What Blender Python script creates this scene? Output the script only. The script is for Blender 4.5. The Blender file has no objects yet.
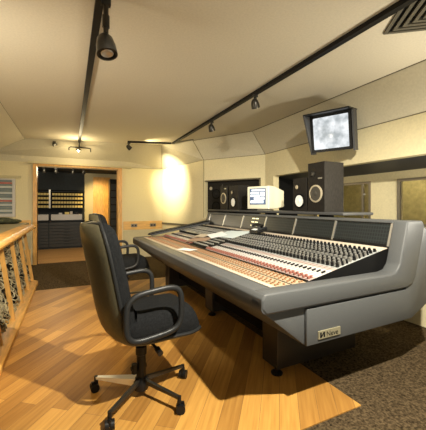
import bpy, bmesh, math, random
from mathutils import Vector, Matrix
random.seed(7)
C = bpy.context.scene.collection
S = bpy.context.scene
PI = math.pi
# ------------------------------------------------------------------ camera
TH = math.atan(143 / 300)
cam = bpy.data.cameras.new('camera'); camo = bpy.data.objects.new('camera', cam); C.objects.link(camo)
camo.location = (0, 0, 1.25); camo.rotation_euler = (PI / 2, 0, -TH)
cam.sensor_fit = 'HORIZONTAL'; cam.sensor_width = 36; cam.lens = 300 / 426 * 36
cam.shift_y = -9 / 426; cam.clip_start = 0.05
S.camera = camo
# ------------------------------------------------------------------ exposure / world
S.view_settings.view_transform = 'Standard'; S.view_settings.look = 'None'
S.view_settings.gamma = 1; S.view_settings.use_curve_mapping = False
S.view_settings.exposure = 0.22
w = bpy.data.worlds.new('world'); S.world = w; w.use_nodes = True
w.node_tree.nodes['Background'].inputs[0].default_value = (1, .85, .6, 1)
w.node_tree.nodes['Background'].inputs[1].default_value = 0.06

def lamp(name, kind, loc, energy, col=(1, .8, .5), target=None, **kw):
    l = bpy.data.lights.new(name, kind); l.energy = energy; l.color = col
    o = bpy.data.objects.new(name, l); C.objects.link(o); o.location = loc
    if target is not None:
        d = Vector(target) - Vector(loc)
        o.rotation_euler = d.to_track_quat('-Z', 'Y').to_euler()
    for k, v in kw.items(): setattr(l, k, v)
    return o
WARM = (1, .76, .42); SOFT = (1, .93, .78)
# added fill without fixtures, forward and up at the ceiling, and ceiling spots over the near end of the console
lamp('near_wall_fill', 'AREA', (0.6, -1.5, 1.35), 10, SOFT, (1.0, 4.0, 1.9), size=2.2)
lamp('ceiling_fill_near', 'SPOT', (0.4, -0.9, 0.9), 50, SOFT, (0.9, 1.0, 2.65), spot_size=2.4, spot_blend=.8, shadow_soft_size=.3)
lamp('ceiling_fill_left', 'SPOT', (-1.4, 2.2, 1.4), 115, SOFT, (0.4, 5.4, 2.65), spot_size=2.3, spot_blend=.8, shadow_soft_size=.15)
lamp('ceiling_fill_right', 'SPOT', (3.0, 0.7, 1.4), 110, SOFT, (1.9, 3.9, 2.65), spot_size=2.3, spot_blend=.8, shadow_soft_size=.15)
lamp('key_light', 'SPOT', (1.12, 0.3, 2.55), 640, SOFT, (1.6, 1.9, 0.3), spot_size=2.1, spot_blend=.6, shadow_soft_size=.03)
lamp('left_lamp', 'SPOT', (-0.5, 1.4, 2.55), 240, WARM, (-.5, 4.0, 0.0), spot_size=1.3, spot_blend=.8, shadow_soft_size=.1)
lamp('track_beam', 'SPOT', (.25, 1.2, 2.5), 120, SOFT, (1.4, 3.6, 0.8), spot_size=1.3, spot_blend=.8, shadow_soft_size=.05)

# ------------------------------------------------------------------ mesh helpers
class MB:
    def __init__(s): s.bm = bmesh.new()
    def box(s, x0, x1, y0, y1, z0, z1, M=None, bev=0, seg=2):
        vs = [s.bm.verts.new((x, y, z)) for z in (z0, z1) for y in (y0, y1) for x in (x0, x1)]
        fs = [(0, 2, 3, 1), (4, 5, 7, 6), (0, 1, 5, 4), (2, 6, 7, 3), (0, 4, 6, 2), (1, 3, 7, 5)]
        F = [s.bm.faces.new([vs[i] for i in f]) for f in fs]
        if bev: 
            es = list({e for f in F for e in f.edges})
            r = bmesh.ops.bevel(s.bm, geom=es, offset=bev, segments=seg, affect='EDGES', profile=.5)
            vs = list({v for v in r['verts']} | {v for f in r['faces'] for v in f.verts})
        if M is not None: bmesh.ops.transform(s.bm, matrix=M, verts=vs)
        return s
    def prism(s, poly, axis, a, b, bev=0, seg=2):
        """poly: 2D points; axis 'y': (x,z) extruded along y; 'z': (x,y) extruded along z; 'x': (y,z)"""
        def P(p, t):
            return {'y': (p[0], t, p[1]), 'z': (p[0], p[1], t), 'x': (t, p[0], p[1])}[axis]
        A = [s.bm.verts.new(P(p, a)) for p in poly]; B = [s.bm.verts.new(P(p, b)) for p in poly]
        F = [s.bm.faces.new(A), s.bm.faces.new(B[::-1])]
        n = len(poly)
        for i in range(n): F.append(s.bm.faces.new((A[i], B[i], B[(i + 1) % n], A[(i + 1) % n])))
        bmesh.ops.recalc_face_normals(s.bm, faces=F)
        if bev:
            es = list({e for f in F for e in f.edges})
            bmesh.ops.bevel(s.bm, geom=es, offset=bev, segments=seg, affect='EDGES', profile=.5)
        return s
    def hexa(s, pts):
        vs = [s.bm.verts.new(p) for p in pts]
        F = [s.bm.faces.new([vs[i] for i in f]) for f in [(0, 1, 2, 3), (7, 6, 5, 4), (0, 4, 5, 1), (1, 5, 6, 2), (2, 6, 7, 3), (3, 7, 4, 0)]]
        bmesh.ops.recalc_face_normals(s.bm, faces=F); return s
    def lathe(s, prof, M=None, n=20):
        """prof: (r,z) list, caps closed"""
        rings = []; new = []
        for r, z in prof:
            if r < 1e-6: v = s.bm.verts.new((0, 0, z)); rings.append([v]); new.append(v)
            else:
                R = [s.bm.verts.new((r * math.cos(2 * PI * i / n), r * math.sin(2 * PI * i / n), z)) for i in range(n)]
                rings.append(R); new += R
        F = []
        for a, b in zip(rings, rings[1:]):
            for i in range(n):
                j = (i + 1) % n
                if len(a) == 1 and len(b) == 1: continue
                if len(a) == 1: F.append(s.bm.faces.new((a[0], b[i], b[j])))
                elif len(b) == 1: F.append(s.bm.faces.new((a[i], a[j], b[0])))
                else: F.append(s.bm.faces.new((a[i], a[j], b[j], b[i])))
        for R in (rings[0], rings[-1]):
            if len(R) > 1: F.append(s.bm.faces.new(R))
        bmesh.ops.recalc_face_normals(s.bm, faces=F)
        if M is not None: bmesh.ops.transform(s.bm, matrix=M, verts=new)
        return s
    def cyl(s, p0, p1, r0, r1=None, n=14):
        r1 = r0 if r1 is None else r1
        p0 = Vector(p0); p1 = Vector(p1); d = p1 - p0
        M = Matrix.Translation(p0) @ d.to_track_quat('Z', 'Y').to_matrix().to_4x4()
        return s.lathe([(r0, 0), (r1, d.length)], M, n)
    def tube(s, pts, r, closed=False, n=10, sy=1.0):
        pts = [Vector(p) for p in pts]; N = len(pts); rings = []
        up = Vector((0, 0, 1))
        t0 = (pts[1] - pts[0]).normalized()
        if abs(t0.dot(up)) > .9: up = Vector((0, 1, 0))
        nrm = (up - t0 * up.dot(t0)).normalized()
        for i, p in enumerate(pts):
            a = pts[(i - 1) % N] if (closed or i > 0) else p
            b = pts[(i + 1) % N] if (closed or i < N - 1) else p
            t = (b - a).normalized()
            nrm = (nrm - t * nrm.dot(t)).normalized(); bi = t.cross(nrm)
            rr = r(i / (N - 1)) if callable(r) else r
            rings.append([s.bm.verts.new(p + nrm * rr * math.cos(2 * PI * k / n) + bi * rr * sy * math.sin(2 * PI * k / n)) for k in range(n)])
        F = []
        for i in range(N if closed else N - 1):
            a = rings[i]; b = rings[(i + 1) % N]
            for k in range(n): F.append(s.bm.faces.new((a[k], a[(k + 1) % n], b[(k + 1) % n], b[k])))
        if not closed: F.append(s.bm.faces.new(rings[0])); F.append(s.bm.faces.new(rings[-1]))
        bmesh.ops.recalc_face_normals(s.bm, faces=F); return s
    def pad(s, f, g, nu=18, nv=24):
        """closed cushion: f(s,t)->front point, g(s,t)->back point, s,t in [-1,1]; boundaries coincide"""
        def sq(a, b):  # square to rounded square
            return a, b
        fr = [[None] * (nv + 1) for _ in range(nu + 1)]; bk = [[None] * (nv + 1) for _ in range(nu + 1)]
        for i in range(nu + 1):
            for j in range(nv + 1):
                a = math.sin((2 * i / nu - 1) * PI / 2); b = math.sin((2 * j / nv - 1) * PI / 2)
                fr[i][j] = s.bm.verts.new(f(a, b))
                bk[i][j] = fr[i][j] if i in (0, nu) or j in (0, nv) else s.bm.verts.new(g(a, b))
        F = []
        for i in range(nu):
            for j in range(nv):
                F.append(s.bm.faces.new((fr[i][j], fr[i + 1][j], fr[i + 1][j + 1], fr[i][j + 1])))
                q = (bk[i][j], bk[i][j + 1], bk[i + 1][j + 1], bk[i + 1][j])
                F.append(s.bm.faces.new(q))
        bmesh.ops.recalc_face_normals(s.bm, faces=F); return s
    def build(s, name, mat, parent=None, smooth=False, loc=None):
        me = bpy.data.meshes.new(name); s.bm.to_mesh(me); s.bm.free()
        for m in (mat if isinstance(mat, (list, tuple)) else [mat]): me.materials.append(m)
        if smooth:
            for p in me.polygons: p.use_smooth = True
            try: me.set_sharp_from_angle(angle=math.radians(40))
            except Exception: pass
        o = bpy.data.objects.new(name, me); C.objects.link(o)
        if parent: o.parent = parent
        if loc: o.location = loc
        return o

def T(x, y, z): return Matrix.Translation((x, y, z))
def thing(name, label, cat, loc=(0, 0, 0), rz=0, group=None):
    o = bpy.data.objects.new(name, None); C.objects.link(o); o.location = loc; o.rotation_euler = (0, 0, rz)
    o.empty_display_size = .1
    o['label'] = label; o['category'] = cat
    if group: o['group'] = group
    return o
def tag(o, label, cat, group=None, kind=None):
    o['label'] = label; o['category'] = cat
    if group: o['group'] = group
    if kind: o['kind'] = kind
    return o
def struct(o, label=None):
    o['kind'] = 'structure'
    if label: o['label'] = label
    return o
def copy_tree(o, parent=None):
    c = o.copy(); C.objects.link(c)
    if parent: c.parent = parent
    for ch in [x for x in bpy.data.objects if x.parent == o]: copy_tree(ch, c)
    return c

# ------------------------------------------------------------------ materials
def mat(name, col, rough=.5, metal=0, noise=0, nscale=20, bump=0, emit=None, es=0, spec=.5, stretch=None, bscale=None):
    m = bpy.data.materials.new(name); m.use_nodes = True; nt = m.node_tree; N = nt.nodes; L = nt.links
    b = N['Principled BSDF']; b.inputs['Base Color'].default_value = (*col, 1)
    b.inputs['Roughness'].default_value = rough; b.inputs['Metallic'].default_value = metal
    b.inputs['Specular IOR Level'].default_value = spec
    tc = N.new('ShaderNodeTexCoord'); mp = N.new('ShaderNodeMapping'); L.new(tc.outputs['Object'], mp.inputs[0])
    if stretch: mp.inputs['Scale'].default_value = stretch
    if noise:
        n = N.new('ShaderNodeTexNoise'); n.inputs['Scale'].default_value = nscale; n.inputs['Detail'].default_value = 5
        L.new(mp.outputs[0], n.inputs['Vector'])
        r = N.new('ShaderNodeValToRGB'); L.new(n.outputs[0], r.inputs[0])
        r.color_ramp.elements[0].position = .3; r.color_ramp.elements[1].position = .7
        r.color_ramp.elements[0].color = (*[c * (1 - noise) for c in col], 1)
        r.color_ramp.elements[1].color = (*[min(1, c * (1 + noise)) for c in col], 1)
        L.new(r.outputs[0], b.inputs['Base Color'])
    if bump:
        n2 = N.new('ShaderNodeTexNoise'); n2.inputs['Scale'].default_value = bscale or nscale * 3; n2.inputs['Detail'].default_value = 3
        L.new(mp.outputs[0], n2.inputs['Vector'])
        bp = N.new('ShaderNodeBump'); bp.inputs['Strength'].default_value = bump; bp.inputs['Distance'].default_value = .01
        L.new(n2.outputs[0], bp.inputs['Height']); L.new(bp.outputs[0], b.inputs['Normal'])
    if emit: b.inputs['Emission Color'].default_value = (*emit, 1); b.inputs['Emission Strength'].default_value = es
    return m

def planks(name, ang, c1, c2, mortar, length=1.6, width=.085, rough=.45):
    m = bpy.data.materials.new(name); m.use_nodes = True; nt = m.node_tree; N = nt.nodes; L = nt.links
    b = N['Principled BSDF']; b.inputs['Roughness'].default_value = rough
    tc = N.new('ShaderNodeTexCoord'); mp = N.new('ShaderNodeMapping'); mp.inputs['Rotation'].default_value = (0, 0, ang)
    L.new(tc.outputs['Object'], mp.inputs[0])
    b.inputs['Specular IOR Level'].default_value = .35; br = N.new('ShaderNodeTexBrick'); L.new(mp.outputs[0], br.inputs['Vector'])
    br.inputs['Color1'].default_value = (*c1, 1); br.inputs['Color2'].default_value = (*c2, 1); br.inputs['Mortar'].default_value = (*mortar, 1)
    br.inputs['Scale'].default_value = 1; br.inputs['Mortar Size'].default_value = .0012; br.inputs['Bias'].default_value = -.1
    br.inputs['Brick Width'].default_value = length; br.inputs['Row Height'].default_value = width; br.offset = .37
    n = N.new('ShaderNodeTexNoise'); mp2 = N.new('ShaderNodeMapping'); mp2.inputs['Scale'].default_value = (1.2, 22, 1)
    L.new(mp.outputs[0], mp2.inputs[0]); L.new(mp2.outputs[0], n.inputs['Vector']); n.inputs['Scale'].default_value = 2.2; n.inputs['Detail'].default_value = 6
    mx = N.new('ShaderNodeMix'); mx.data_type = 'RGBA'; mx.blend_type = 'MULTIPLY'; mx.inputs[0].default_value = .75
    r = N.new('ShaderNodeValToRGB'); L.new(n.outputs[0], r.inputs[0]); r.color_ramp.elements[0].position = .3; r.color_ramp.elements[1].position = .7
    r.color_ramp.elements[0].color = (.62, .55, .48, 1); r.color_ramp.elements[1].color = (1, 1, 1, 1)
    L.new(br.outputs['Color'], mx.inputs[6]); L.new(r.outputs[0], mx.inputs[7]); L.new(mx.outputs[2], b.inputs['Base Color'])
    return m

M = {}
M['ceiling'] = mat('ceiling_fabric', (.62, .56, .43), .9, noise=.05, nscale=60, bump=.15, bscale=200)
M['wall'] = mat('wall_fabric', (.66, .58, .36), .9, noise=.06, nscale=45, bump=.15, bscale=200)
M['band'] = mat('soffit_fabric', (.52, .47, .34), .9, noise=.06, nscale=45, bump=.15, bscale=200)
M['lower'] = mat('lower_wall_fabric', (.50, .44, .27), .85, noise=.06, nscale=40)
M['seam'] = mat('seam_shadow_gap', (.12, .10, .06), .9)
M['floor'] = planks('oak_planks', math.radians(-52), (.56, .30, .07), (.27, .125, .027), (.17, .09, .035), width=.115)
M['floor2'] = planks('oak_planks_back_room', math.radians(0), (.58, .33, .12), (.50, .27, .09), (.2, .1, .04))
M['carpet'] = mat('brown_carpet', (.08, .056, .03), .97, noise=.8, nscale=70, bump=.8, bscale=260)
M['wood'] = mat('golden_wood', (.60, .32, .08), .4, noise=.22, nscale=7, stretch=(6, 6, 1))
M['woodh'] = mat('golden_wood_horizontal', (.62, .33, .08), .4, noise=.22, nscale=7, stretch=(6, 1, 8))
M['woodx'] = mat('golden_wood_dado', (.68, .40, .12), .4, noise=.2, nscale=7, stretch=(1, 6, 8))
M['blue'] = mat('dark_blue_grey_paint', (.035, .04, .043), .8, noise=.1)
M['black'] = mat('black_plastic', (.007, .007, .007), .35)
M['blackmat'] = mat('matt_black', (.005, .005, .005), .7)
M['track'] = mat('black_track_paint', (.012, .011, .01), .5)
M['gunmetal'] = mat('gunmetal', (.05, .047, .04), .3, .7)
M['grey'] = mat('console_grey_paint', (.078, .081, .081), .45, noise=.08, nscale=150, bump=.12, bscale=500)
M['greyd'] = mat('console_dark_grey_paint', (.055, .055, .055), .5, noise=.1, nscale=120)
M['chrome'] = mat('chrome', (.75, .74, .7), .12, 1)
M['leg_glint'] = mat('leg_metal_painted_glint', (.85, .85, .83), .3, .35)
M['alu'] = mat('brushed_aluminium', (.55, .54, .5), .3, .8)
M['white'] = mat('white_paint', (.50, .475, .45), .5)
M['cream'] = mat('cream_panel_paint', (.50, .43, .34), .5)
M['fabric'] = mat('charcoal_chair_fabric', (.010, .0105, .011), .92, noise=.5, nscale=120, bump=.6, bscale=250)
M['shell'] = mat('moulded_chair_shell', (.062, .055, .033), .38, noise=.12, nscale=60)
M['piping'] = mat('dark_grey_rubber', (.014, .0145, .0145), .4)
M['wood_speaker'] = mat('black_ash_veneer', (.016, .014, .012), .5, noise=.5, nscale=30, stretch=(5, 5, 1))
M['cone'] = mat('white_speaker_cone', (.82, .82, .78), .6)
M['ring'] = mat('tan_driver_ring', (.48, .42, .30), .4, .3)
M['conegrey'] = mat('dark_speaker_cone', (.06, .055, .045), .5)
M['beige'] = mat('cream_computer_plastic', (.80, .76, .60), .45)
M['glass'] = mat('window_glass', (.9, .9, .9), .03); M['glass'].node_tree.nodes['Principled BSDF'].inputs['Transmission Weight'].default_value = 1
M['glass'].node_tree.nodes['Principled BSDF'].inputs['IOR'].default_value = 1.1
M['studio'] = mat('studio_wall_cloth', (.33, .30, .17), .9, noise=.2, nscale=12)
M['red'] = mat('red_knob_plastic', (.24, .09, .065), .4)
M['pink'] = mat('pink_strip_paint', (.36, .28, .25), .5)
M['tan'] = mat('tan_fader_panel_paint', (.37, .29, .19), .5, noise=.15, nscale=60)
M['knobgrey'] = mat('grey_knob_plastic', (.30, .31, .30), .35)
M['paper'] = mat('white_paper', (.85, .87, .86), .7)
M['papblue'] = mat('pale_blue_paper', (.58, .66, .67), .7)
M['papbrown'] = mat('russet_paper', (.33, .22, .15), .7)
M['yellow'] = mat('yellow_label_card', (.65, .50, .16), .6)
M['display'] = mat('lit_display_segments', (.7, .65, .4), .4, emit=(1, .9, .5), es=1.1)
M['sock'] = mat('grey_socket_plate', (.25, .22, .17), .35, .6)
M['bulb'] = mat('glowing_bulb', (1, .9, .6), .4, emit=(1, .86, .5), es=25)
M['grille'] = mat('vent_grey_paint', (.10, .09, .065), .5)
M['cloth'] = mat('dark_green_cloth', (.06, .065, .04), .9, noise=.4, nscale=20, bump=.5)
M['top'] = mat('rack_top_laminate', (.26, .22, .12), .5, noise=.2, nscale=8)

for k_, v_ in (('fabric', .1), ('shell', .35), ('piping', .25), ('black', .25), ('blackmat', .1), ('track', .15), ('grey', .25), ('greyd', .2), ('wood_speaker', .15), ('conegrey', .15), ('carpet', .05), ('cloth', .1), ('blue', .15), ('ceiling', .1), ('wall', .1), ('band', .1)):
    M[k_].node_tree.nodes['Principled BSDF'].inputs['Specular IOR Level'].default_value = v_

def tv_material(name, c0, c1, scale, strength):
    m = bpy.data.materials.new(name); m.use_nodes = True; nt = m.node_tree; N = nt.nodes; L = nt.links
    b = N['Principled BSDF']; b.inputs['Base Color'].default_value = (.02, .02, .02, 1); b.inputs['Roughness'].default_value = .15
    tc = N.new('ShaderNodeTexCoord'); n = N.new('ShaderNodeTexNoise'); n.inputs['Scale'].default_value = scale; n.inputs['Detail'].default_value = 3
    L.new(tc.outputs['Object'], n.inputs['Vector']); r = N.new('ShaderNodeValToRGB'); L.new(n.outputs[0], r.inputs[0])
    r.color_ramp.elements[0].position = .35; r.color_ramp.elements[1].position = .6
    r.color_ramp.elements[0].color = (*c0, 1); r.color_ramp.elements[1].color = (*c1, 1)
    L.new(r.outputs[0], b.inputs['Emission Color']); b.inputs['Emission Strength'].default_value = strength
    return m
M['tv'] = tv_material('television_picture', (.38, .42, .44), (.9, .93, .95), 7, .95)

def meter_material():
    m = bpy.data.materials.new('meter_bridge_face'); m.use_nodes = True; nt = m.node_tree; N = nt.nodes; L = nt.links
    b = N['Principled BSDF']; b.inputs['Roughness'].default_value = .3
    tc = N.new('ShaderNodeTexCoord'); mp = N.new('ShaderNodeMapping'); mp.inputs['Scale'].default_value = (1, 1, 1); mp.inputs['Rotation'].default_value = (0, PI / 2, 0)
    L.new(tc.outputs['Object'], mp.inputs[0])
    sep = N.new('ShaderNodeSeparateXYZ'); L.new(tc.outputs['Object'], sep.inputs[0])
    cb = N.new('ShaderNodeCombineXYZ'); L.new(sep.outputs[1], cb.inputs[0]); L.new(sep.outputs[2], cb.inputs[1])
    br = N.new('ShaderNodeTexBrick'); L.new(cb.outputs[0], br.inputs['Vector']); br.offset = 0
    br.inputs['Scale'].default_value = 1; br.inputs['Brick Width'].default_value = .0225; br.inputs['Row Height'].default_value = .028
    br.inputs['Mortar Size'].default_value = .004
    br.inputs['Color1'].default_value = (.004, .006, .007, 1); br.inputs['Color2'].default_value = (.007, .01, .011, 1); br.inputs['Mortar'].default_value = (.022, .027, .028, 1)
    L.new(br.outputs['Color'], b.inputs['Base Color']); return m
M['meter'] = meter_material()

# ------------------------------------------------------------------ room shell
CZ = 2.65
ceil_poly = [(-.85, -1.6), (3.07, -1.6), (3.07, 4.74), (2.37, 5.97), (1.9, 6.75), (-.85, 7.35)]
struct(MB().prism(ceil_poly, 'z', CZ, CZ + .1).build('ceiling', M['ceiling']))
wl = [((3.3, -1.6), 2.22), ((3.3, 4.65), 2.22), ((2.55, 5.8), 2.22), ((2.1, 7.4), 2.18), ((-1.7, 7.4), 2.18), ((-1.7, -1.6), 2.3)]
cl = [(3.07, -1.6), (3.07, 4.74), (2.37, 5.97), (1.9, 6.75), (-.85, 7.35), (-.85, -1.6)]
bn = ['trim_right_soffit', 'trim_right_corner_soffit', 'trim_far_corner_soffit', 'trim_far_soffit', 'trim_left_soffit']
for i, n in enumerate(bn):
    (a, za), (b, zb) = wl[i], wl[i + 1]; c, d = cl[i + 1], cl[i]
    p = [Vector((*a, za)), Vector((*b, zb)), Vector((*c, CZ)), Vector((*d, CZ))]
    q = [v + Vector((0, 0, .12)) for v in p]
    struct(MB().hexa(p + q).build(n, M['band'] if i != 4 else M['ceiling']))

def wall(name, p0, p1, z0, z1, m, th=.12, parts=None):
    """box wall from p0 to p1 (room on the left of the direction); parts: list of (s0,s1,z0,z1) along it"""
    p0 = Vector(p0); p1 = Vector(p1); d = (p1 - p0); Ln = d.length; d.normalize(); nrm = Vector((d.y, -d.x))
    b = MB()
    for s0, s1, a, c in (parts or [(0, Ln, z0, z1)]):
        P = [p0 + d * s0, p0 + d * s1, p0 + d * s1 + nrm * th, p0 + d * s0 + nrm * th]
        b.hexa([(q.x, q.y, a) for q in P] + [(q.x, q.y, c) for q in P])
    return struct(b.build(name, m))
# floor
struct(MB().box(-1.7, 1.65, 1.3, 5.12, -.08, 0).build('floor', M['floor']))
struct(MB().box(-1.7, 3.95, -1.6, 7.4, -.1, -.006).box(-1.7, 2.3, 7.4, 7.55, -.1, -.006).build('floor_carpet', M['carpet']))
struct(MB().box(-1.8, 2.4, 7.5, 10.6, -.1, 0).build('floor_back_room', M['floor2']))
# right wall: below sill, above head, with long window recess Y<4.45
wall('wall_right', (3.3, -1.6), (3.3, 4.65), 0, 2.22, M['wall'], parts=[(0, 6.25, 1.79, 2.25), (0, 6.25, 0, .95), (6.0, 6.25, .95, 1.79)])
# recess: sloping dark head, back wall of wood panels and glass
struct(MB().hexa([(3.42, -1.6, 1.79), (3.42, 4.6, 1.79), (3.95, 4.6, 1.70), (3.95, -1.6, 1.70), (3.42, -1.6, 1.9), (3.42, 4.6, 1.9), (3.95, 4.6, 1.9), (3.95, -1.6, 1.9)]).build('trim_recess_head', M['greyd']))
struct(MB().box(3.3, 3.95, -1.6, 4.6, .85, .95).build('trim_recess_sill', M['blackmat']))
struct(MB().box(3.42, 3.95, 4.45, 4.6, .95, 1.8).build('trim_recess_end', M['blackmat']))
# columns at the recess back (wood panel between glass panes)
rb = MB()
for y0, y1 in ((2.52, 2.91), (-1.6, .5), (4.0, 4.6)): rb.box(3.9, 4.0, y0, y1, .9, 1.75)
for y0, y1 in ((.5, 2.52), (2.91, 4.0)): rb.box(3.9, 4.0, y0, y1, 1.60, 1.75).box(3.9, 4.0, y0, y1, .9, 1.0)
struct(rb.build('wall_recess_back', M['wall']))
for k, (y0, y1) in enumerate(((.5, 2.52), (2.91, 4.0))):
    f = MB().box(3.88, 3.92, y0, y1, 1.57, 1.605).box(3.88, 3.92, y0, y0 + .03, 1.0, 1.57).box(3.88, 3.92, y1 - .03, y1, 1.0, 1.57).box(3.88, 3.92, y0, y1, 1.0, 1.03)
    if k: f.box(3.88, 3.92, y0 + .12, y0 + .145, 1.03, 1.57)
    f = struct(f.build('window_%d' % (k + 1), M['sock']))
    MB().box(3.898, 3.904, y0 + .03, y1 - .03, 1.03, 1.57).build('pane', M['glass'], f)
    for z in (1.15, 1.42): MB().cyl((3.875, y0 + .09, z), (3.885, y0 + .09, z), .012).build('fixing_bolt', M['white'], f)
struct(MB().box(5.3, 5.4, -1.6, 4.6, 0, 2.3).box(4.0, 5.3, 4.6, 4.7, 0, 2.3).box(4.0, 5.3, -1.6, -1.5, 0, 2.3).box(4.0, 5.4, -1.6, 4.7, 2.3, 2.4).box(4.0, 5.4, -1.6, 4.7, -.1, 0).build('wall_studio_beyond', M['studio']))
# corner wall with the recessed monitor opening
fa = Vector((3.3, 4.65)); fb = Vector((2.55, 5.8)); fl = (fb - fa).length
wall('wall_corner', fa, fb, 0, 2.22, M['wall'], parts=[(0, fl, 1.78, 2.25), (0, fl, 0, 1.0), (0, .10, 1.0, 1.78), (fl - .03, fl, 1.0, 1.78)])
wall('wall_corner_far', (2.55, 5.8), (2.1, 7.4), 0, 2.22, M['wall'])
dw0, dw1 = -.635, 1.03
wall('wall_far', (2.1, 7.4), (-1.7, 7.4), 0, 2.2, M['wall'], parts=[(0, 2.1 - dw1, 0, 2.22), (2.1 - dw1, 2.1 - dw0, 2.10, 2.22), (2.1 - dw0, 3.8, 0, 2.22)])
wall('wall_left', (-1.7, 7.4), (-1.7, -1.6), 0, 2.32, M['wall'])
wall('wall_near', (-1.7, -1.6), (3.3, -1.6), 0, 2.75, M['wall'])
# far wall dado strip, lower panel and skirting
def along(name, p0, p1, z0, z1, out, m):
    p0 = Vector(p0); p1 = Vector(p1); d = (p1 - p0).normalized(); n = Vector((-d.y, d.x)) * out
    P = [p0, p1, p1 + n, p0 + n]
    return struct(MB().hexa([(q.x, q.y, z0) for q in P] + [(q.x, q.y, z1) for q in P]).build(name, m))
along('trim_dado_right', (2.1, 7.4), (1.15, 7.4), .68, .88, .025, M['woodx'])
along('trim_dado_corner', (2.55, 5.8), (2.1, 7.4), .80, .84, .02, M['seam'])
along('trim_lower_panel', (2.1, 7.4), (1.15, 7.4), .0, .66, .015, M['lower'])
along('trim_dado_left', (-.75, 7.4), (-1.7, 7.4), .72, .95, .025, M['woodx'])
along('trim_lower_panel_left', (-.75, 7.4), (-1.7, 7.4), .34, .70, .015, M['lower'])
along('baseboard_left', (-.75, 7.4), (-1.7, 7.4), 0, .33, .02, M['woodx'])
# seams
sm = MB()
def seam(b, p, q, wd=.006):
    b.cyl(p, q, wd, n=5)
seam(sm, (2.11, 7.395, 0.9), (2.11, 7.395, 2.18)); seam(sm, (2.55, 5.8, 1.0), (2.55, 5.8, 2.22))
seam(sm, (1.14, 7.395, 2.175), (2.11, 7.395, 2.18), .004)
seam(sm, (2.1, 7.39, 2.18), (2.55, 5.8, 2.22), .004); seam(sm, (2.55, 5.8, 2.22), (3.3, 4.65, 2.22), .005); seam(sm, (3.3, 4.65, 2.22), (3.3, -1, 2.22), .006)
seam(sm, (2.55, 5.8, 2.22), (2.37, 5.97, CZ), .005); seam(sm, (3.3, 4.65, 2.22), (3.07, 4.74, CZ), .005); seam(sm, (2.1, 7.4, 2.18), (1.9, 6.75, CZ), .004)
seam(sm, (3.07, -1, CZ), (3.07, 4.74, CZ), .009); seam(sm, (3.07, 4.74, CZ), (2.37, 5.97, CZ), .009)
seam(sm, (-.85, 1, CZ), (-.85, 7.35, CZ), .003); seam(sm, (-.85, 7.35, CZ), (1.9, 6.75, CZ), .003)
struct(sm.build('trim_panel_seams', M['seam']))

# door opening frame
df = MB().box(dw0 - .07, dw0, 7.34, 7.56, 0, 2.11).box(dw1 - .01, dw1 + .08, 7.34, 7.56, 0, 2.11).box(dw0 - .07, dw1 + .08, 7.34, 7.56, 2.11, 2.15)
struct(df.build('door_1', M['wood']))
struct(MB().box(dw0 - .16, dw1 + .3, 7.30, 7.40, 2.15, 2.19).build('trim_door_head', M['lower']))

# back room
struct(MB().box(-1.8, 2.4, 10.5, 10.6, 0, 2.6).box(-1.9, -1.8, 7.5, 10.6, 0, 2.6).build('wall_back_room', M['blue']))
struct(MB().box(.42, 2.3, 10.40, 10.5, 0, 2.6).box(2.3, 2.4, 7.5, 10.6, 0, 2.6).build('wall_back_room_right', M['lower']))
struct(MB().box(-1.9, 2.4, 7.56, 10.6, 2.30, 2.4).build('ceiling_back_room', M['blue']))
struct(MB().box(.67, 1.20, 10.34, 10.40, 0, 2.18).build('door_2', M['wood']))

# ------------------------------------------------------------------ mixing console
KX, KY, KR = .93, 1.34, math.radians(.8)
L_ = 3.42
con = thing('mixing_console', 'long grey recording studio mixing console with rows of knobs and a black meter bridge', 'mixing console', (KX, KY, 0), KR)
# bolster
bol = [(0.0, .685), (0.0, .745), (.02, .768), (.14, .768), (.14, .665), (.035, .655), (.01, .665)]
MB().prism(bol, 'y', .005, L_ - .005, bev=.006).build('padded_armrest', M['grey'], con, smooth=True)
ck = [(.0, .69), (0, .74), (.025, .772), (1.10, .772), (1.16, .785), (1.20, .83), (1.29, 1.14), (1.475, 1.14), (1.50, 1.10), (1.39, .73), (1.345, .675), (1.28, .655), (.03, .655)]
for y0, y1 in ((0, .115), (L_ - .115, L_)):
    MB().prism(ck, 'y', y0, y1, bev=.014, seg=3).build('side_cheek', M['grey'], con, smooth=True)
low = [(.03, .66), (.33, .42), (1.35, .42), (1.62, .55), (1.66, .98), (1.55, 1.10), (1.45, 1.10), (1.30, .72), (.6, .70), (.1, .70)]
MB().prism(low, 'y', .035, L_ - .035, bev=.008).build('lower_body', M['grey'], con, smooth=True)
# lower side panels
lp = [(.33, .42), (.33, .64), (1.28, .64), (1.37, .72), (1.48, 1.08), (1.62, 1.08), (1.68, .95), (1.66, .55), (1.35, .42)]
for y0, y1 in ((.012, .036), (L_ - .036, L_ - .012)):
    MB().prism(lp, 'y', y0, y1, bev=.006).build('end_panel', M['grey'], con, smooth=True)
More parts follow.
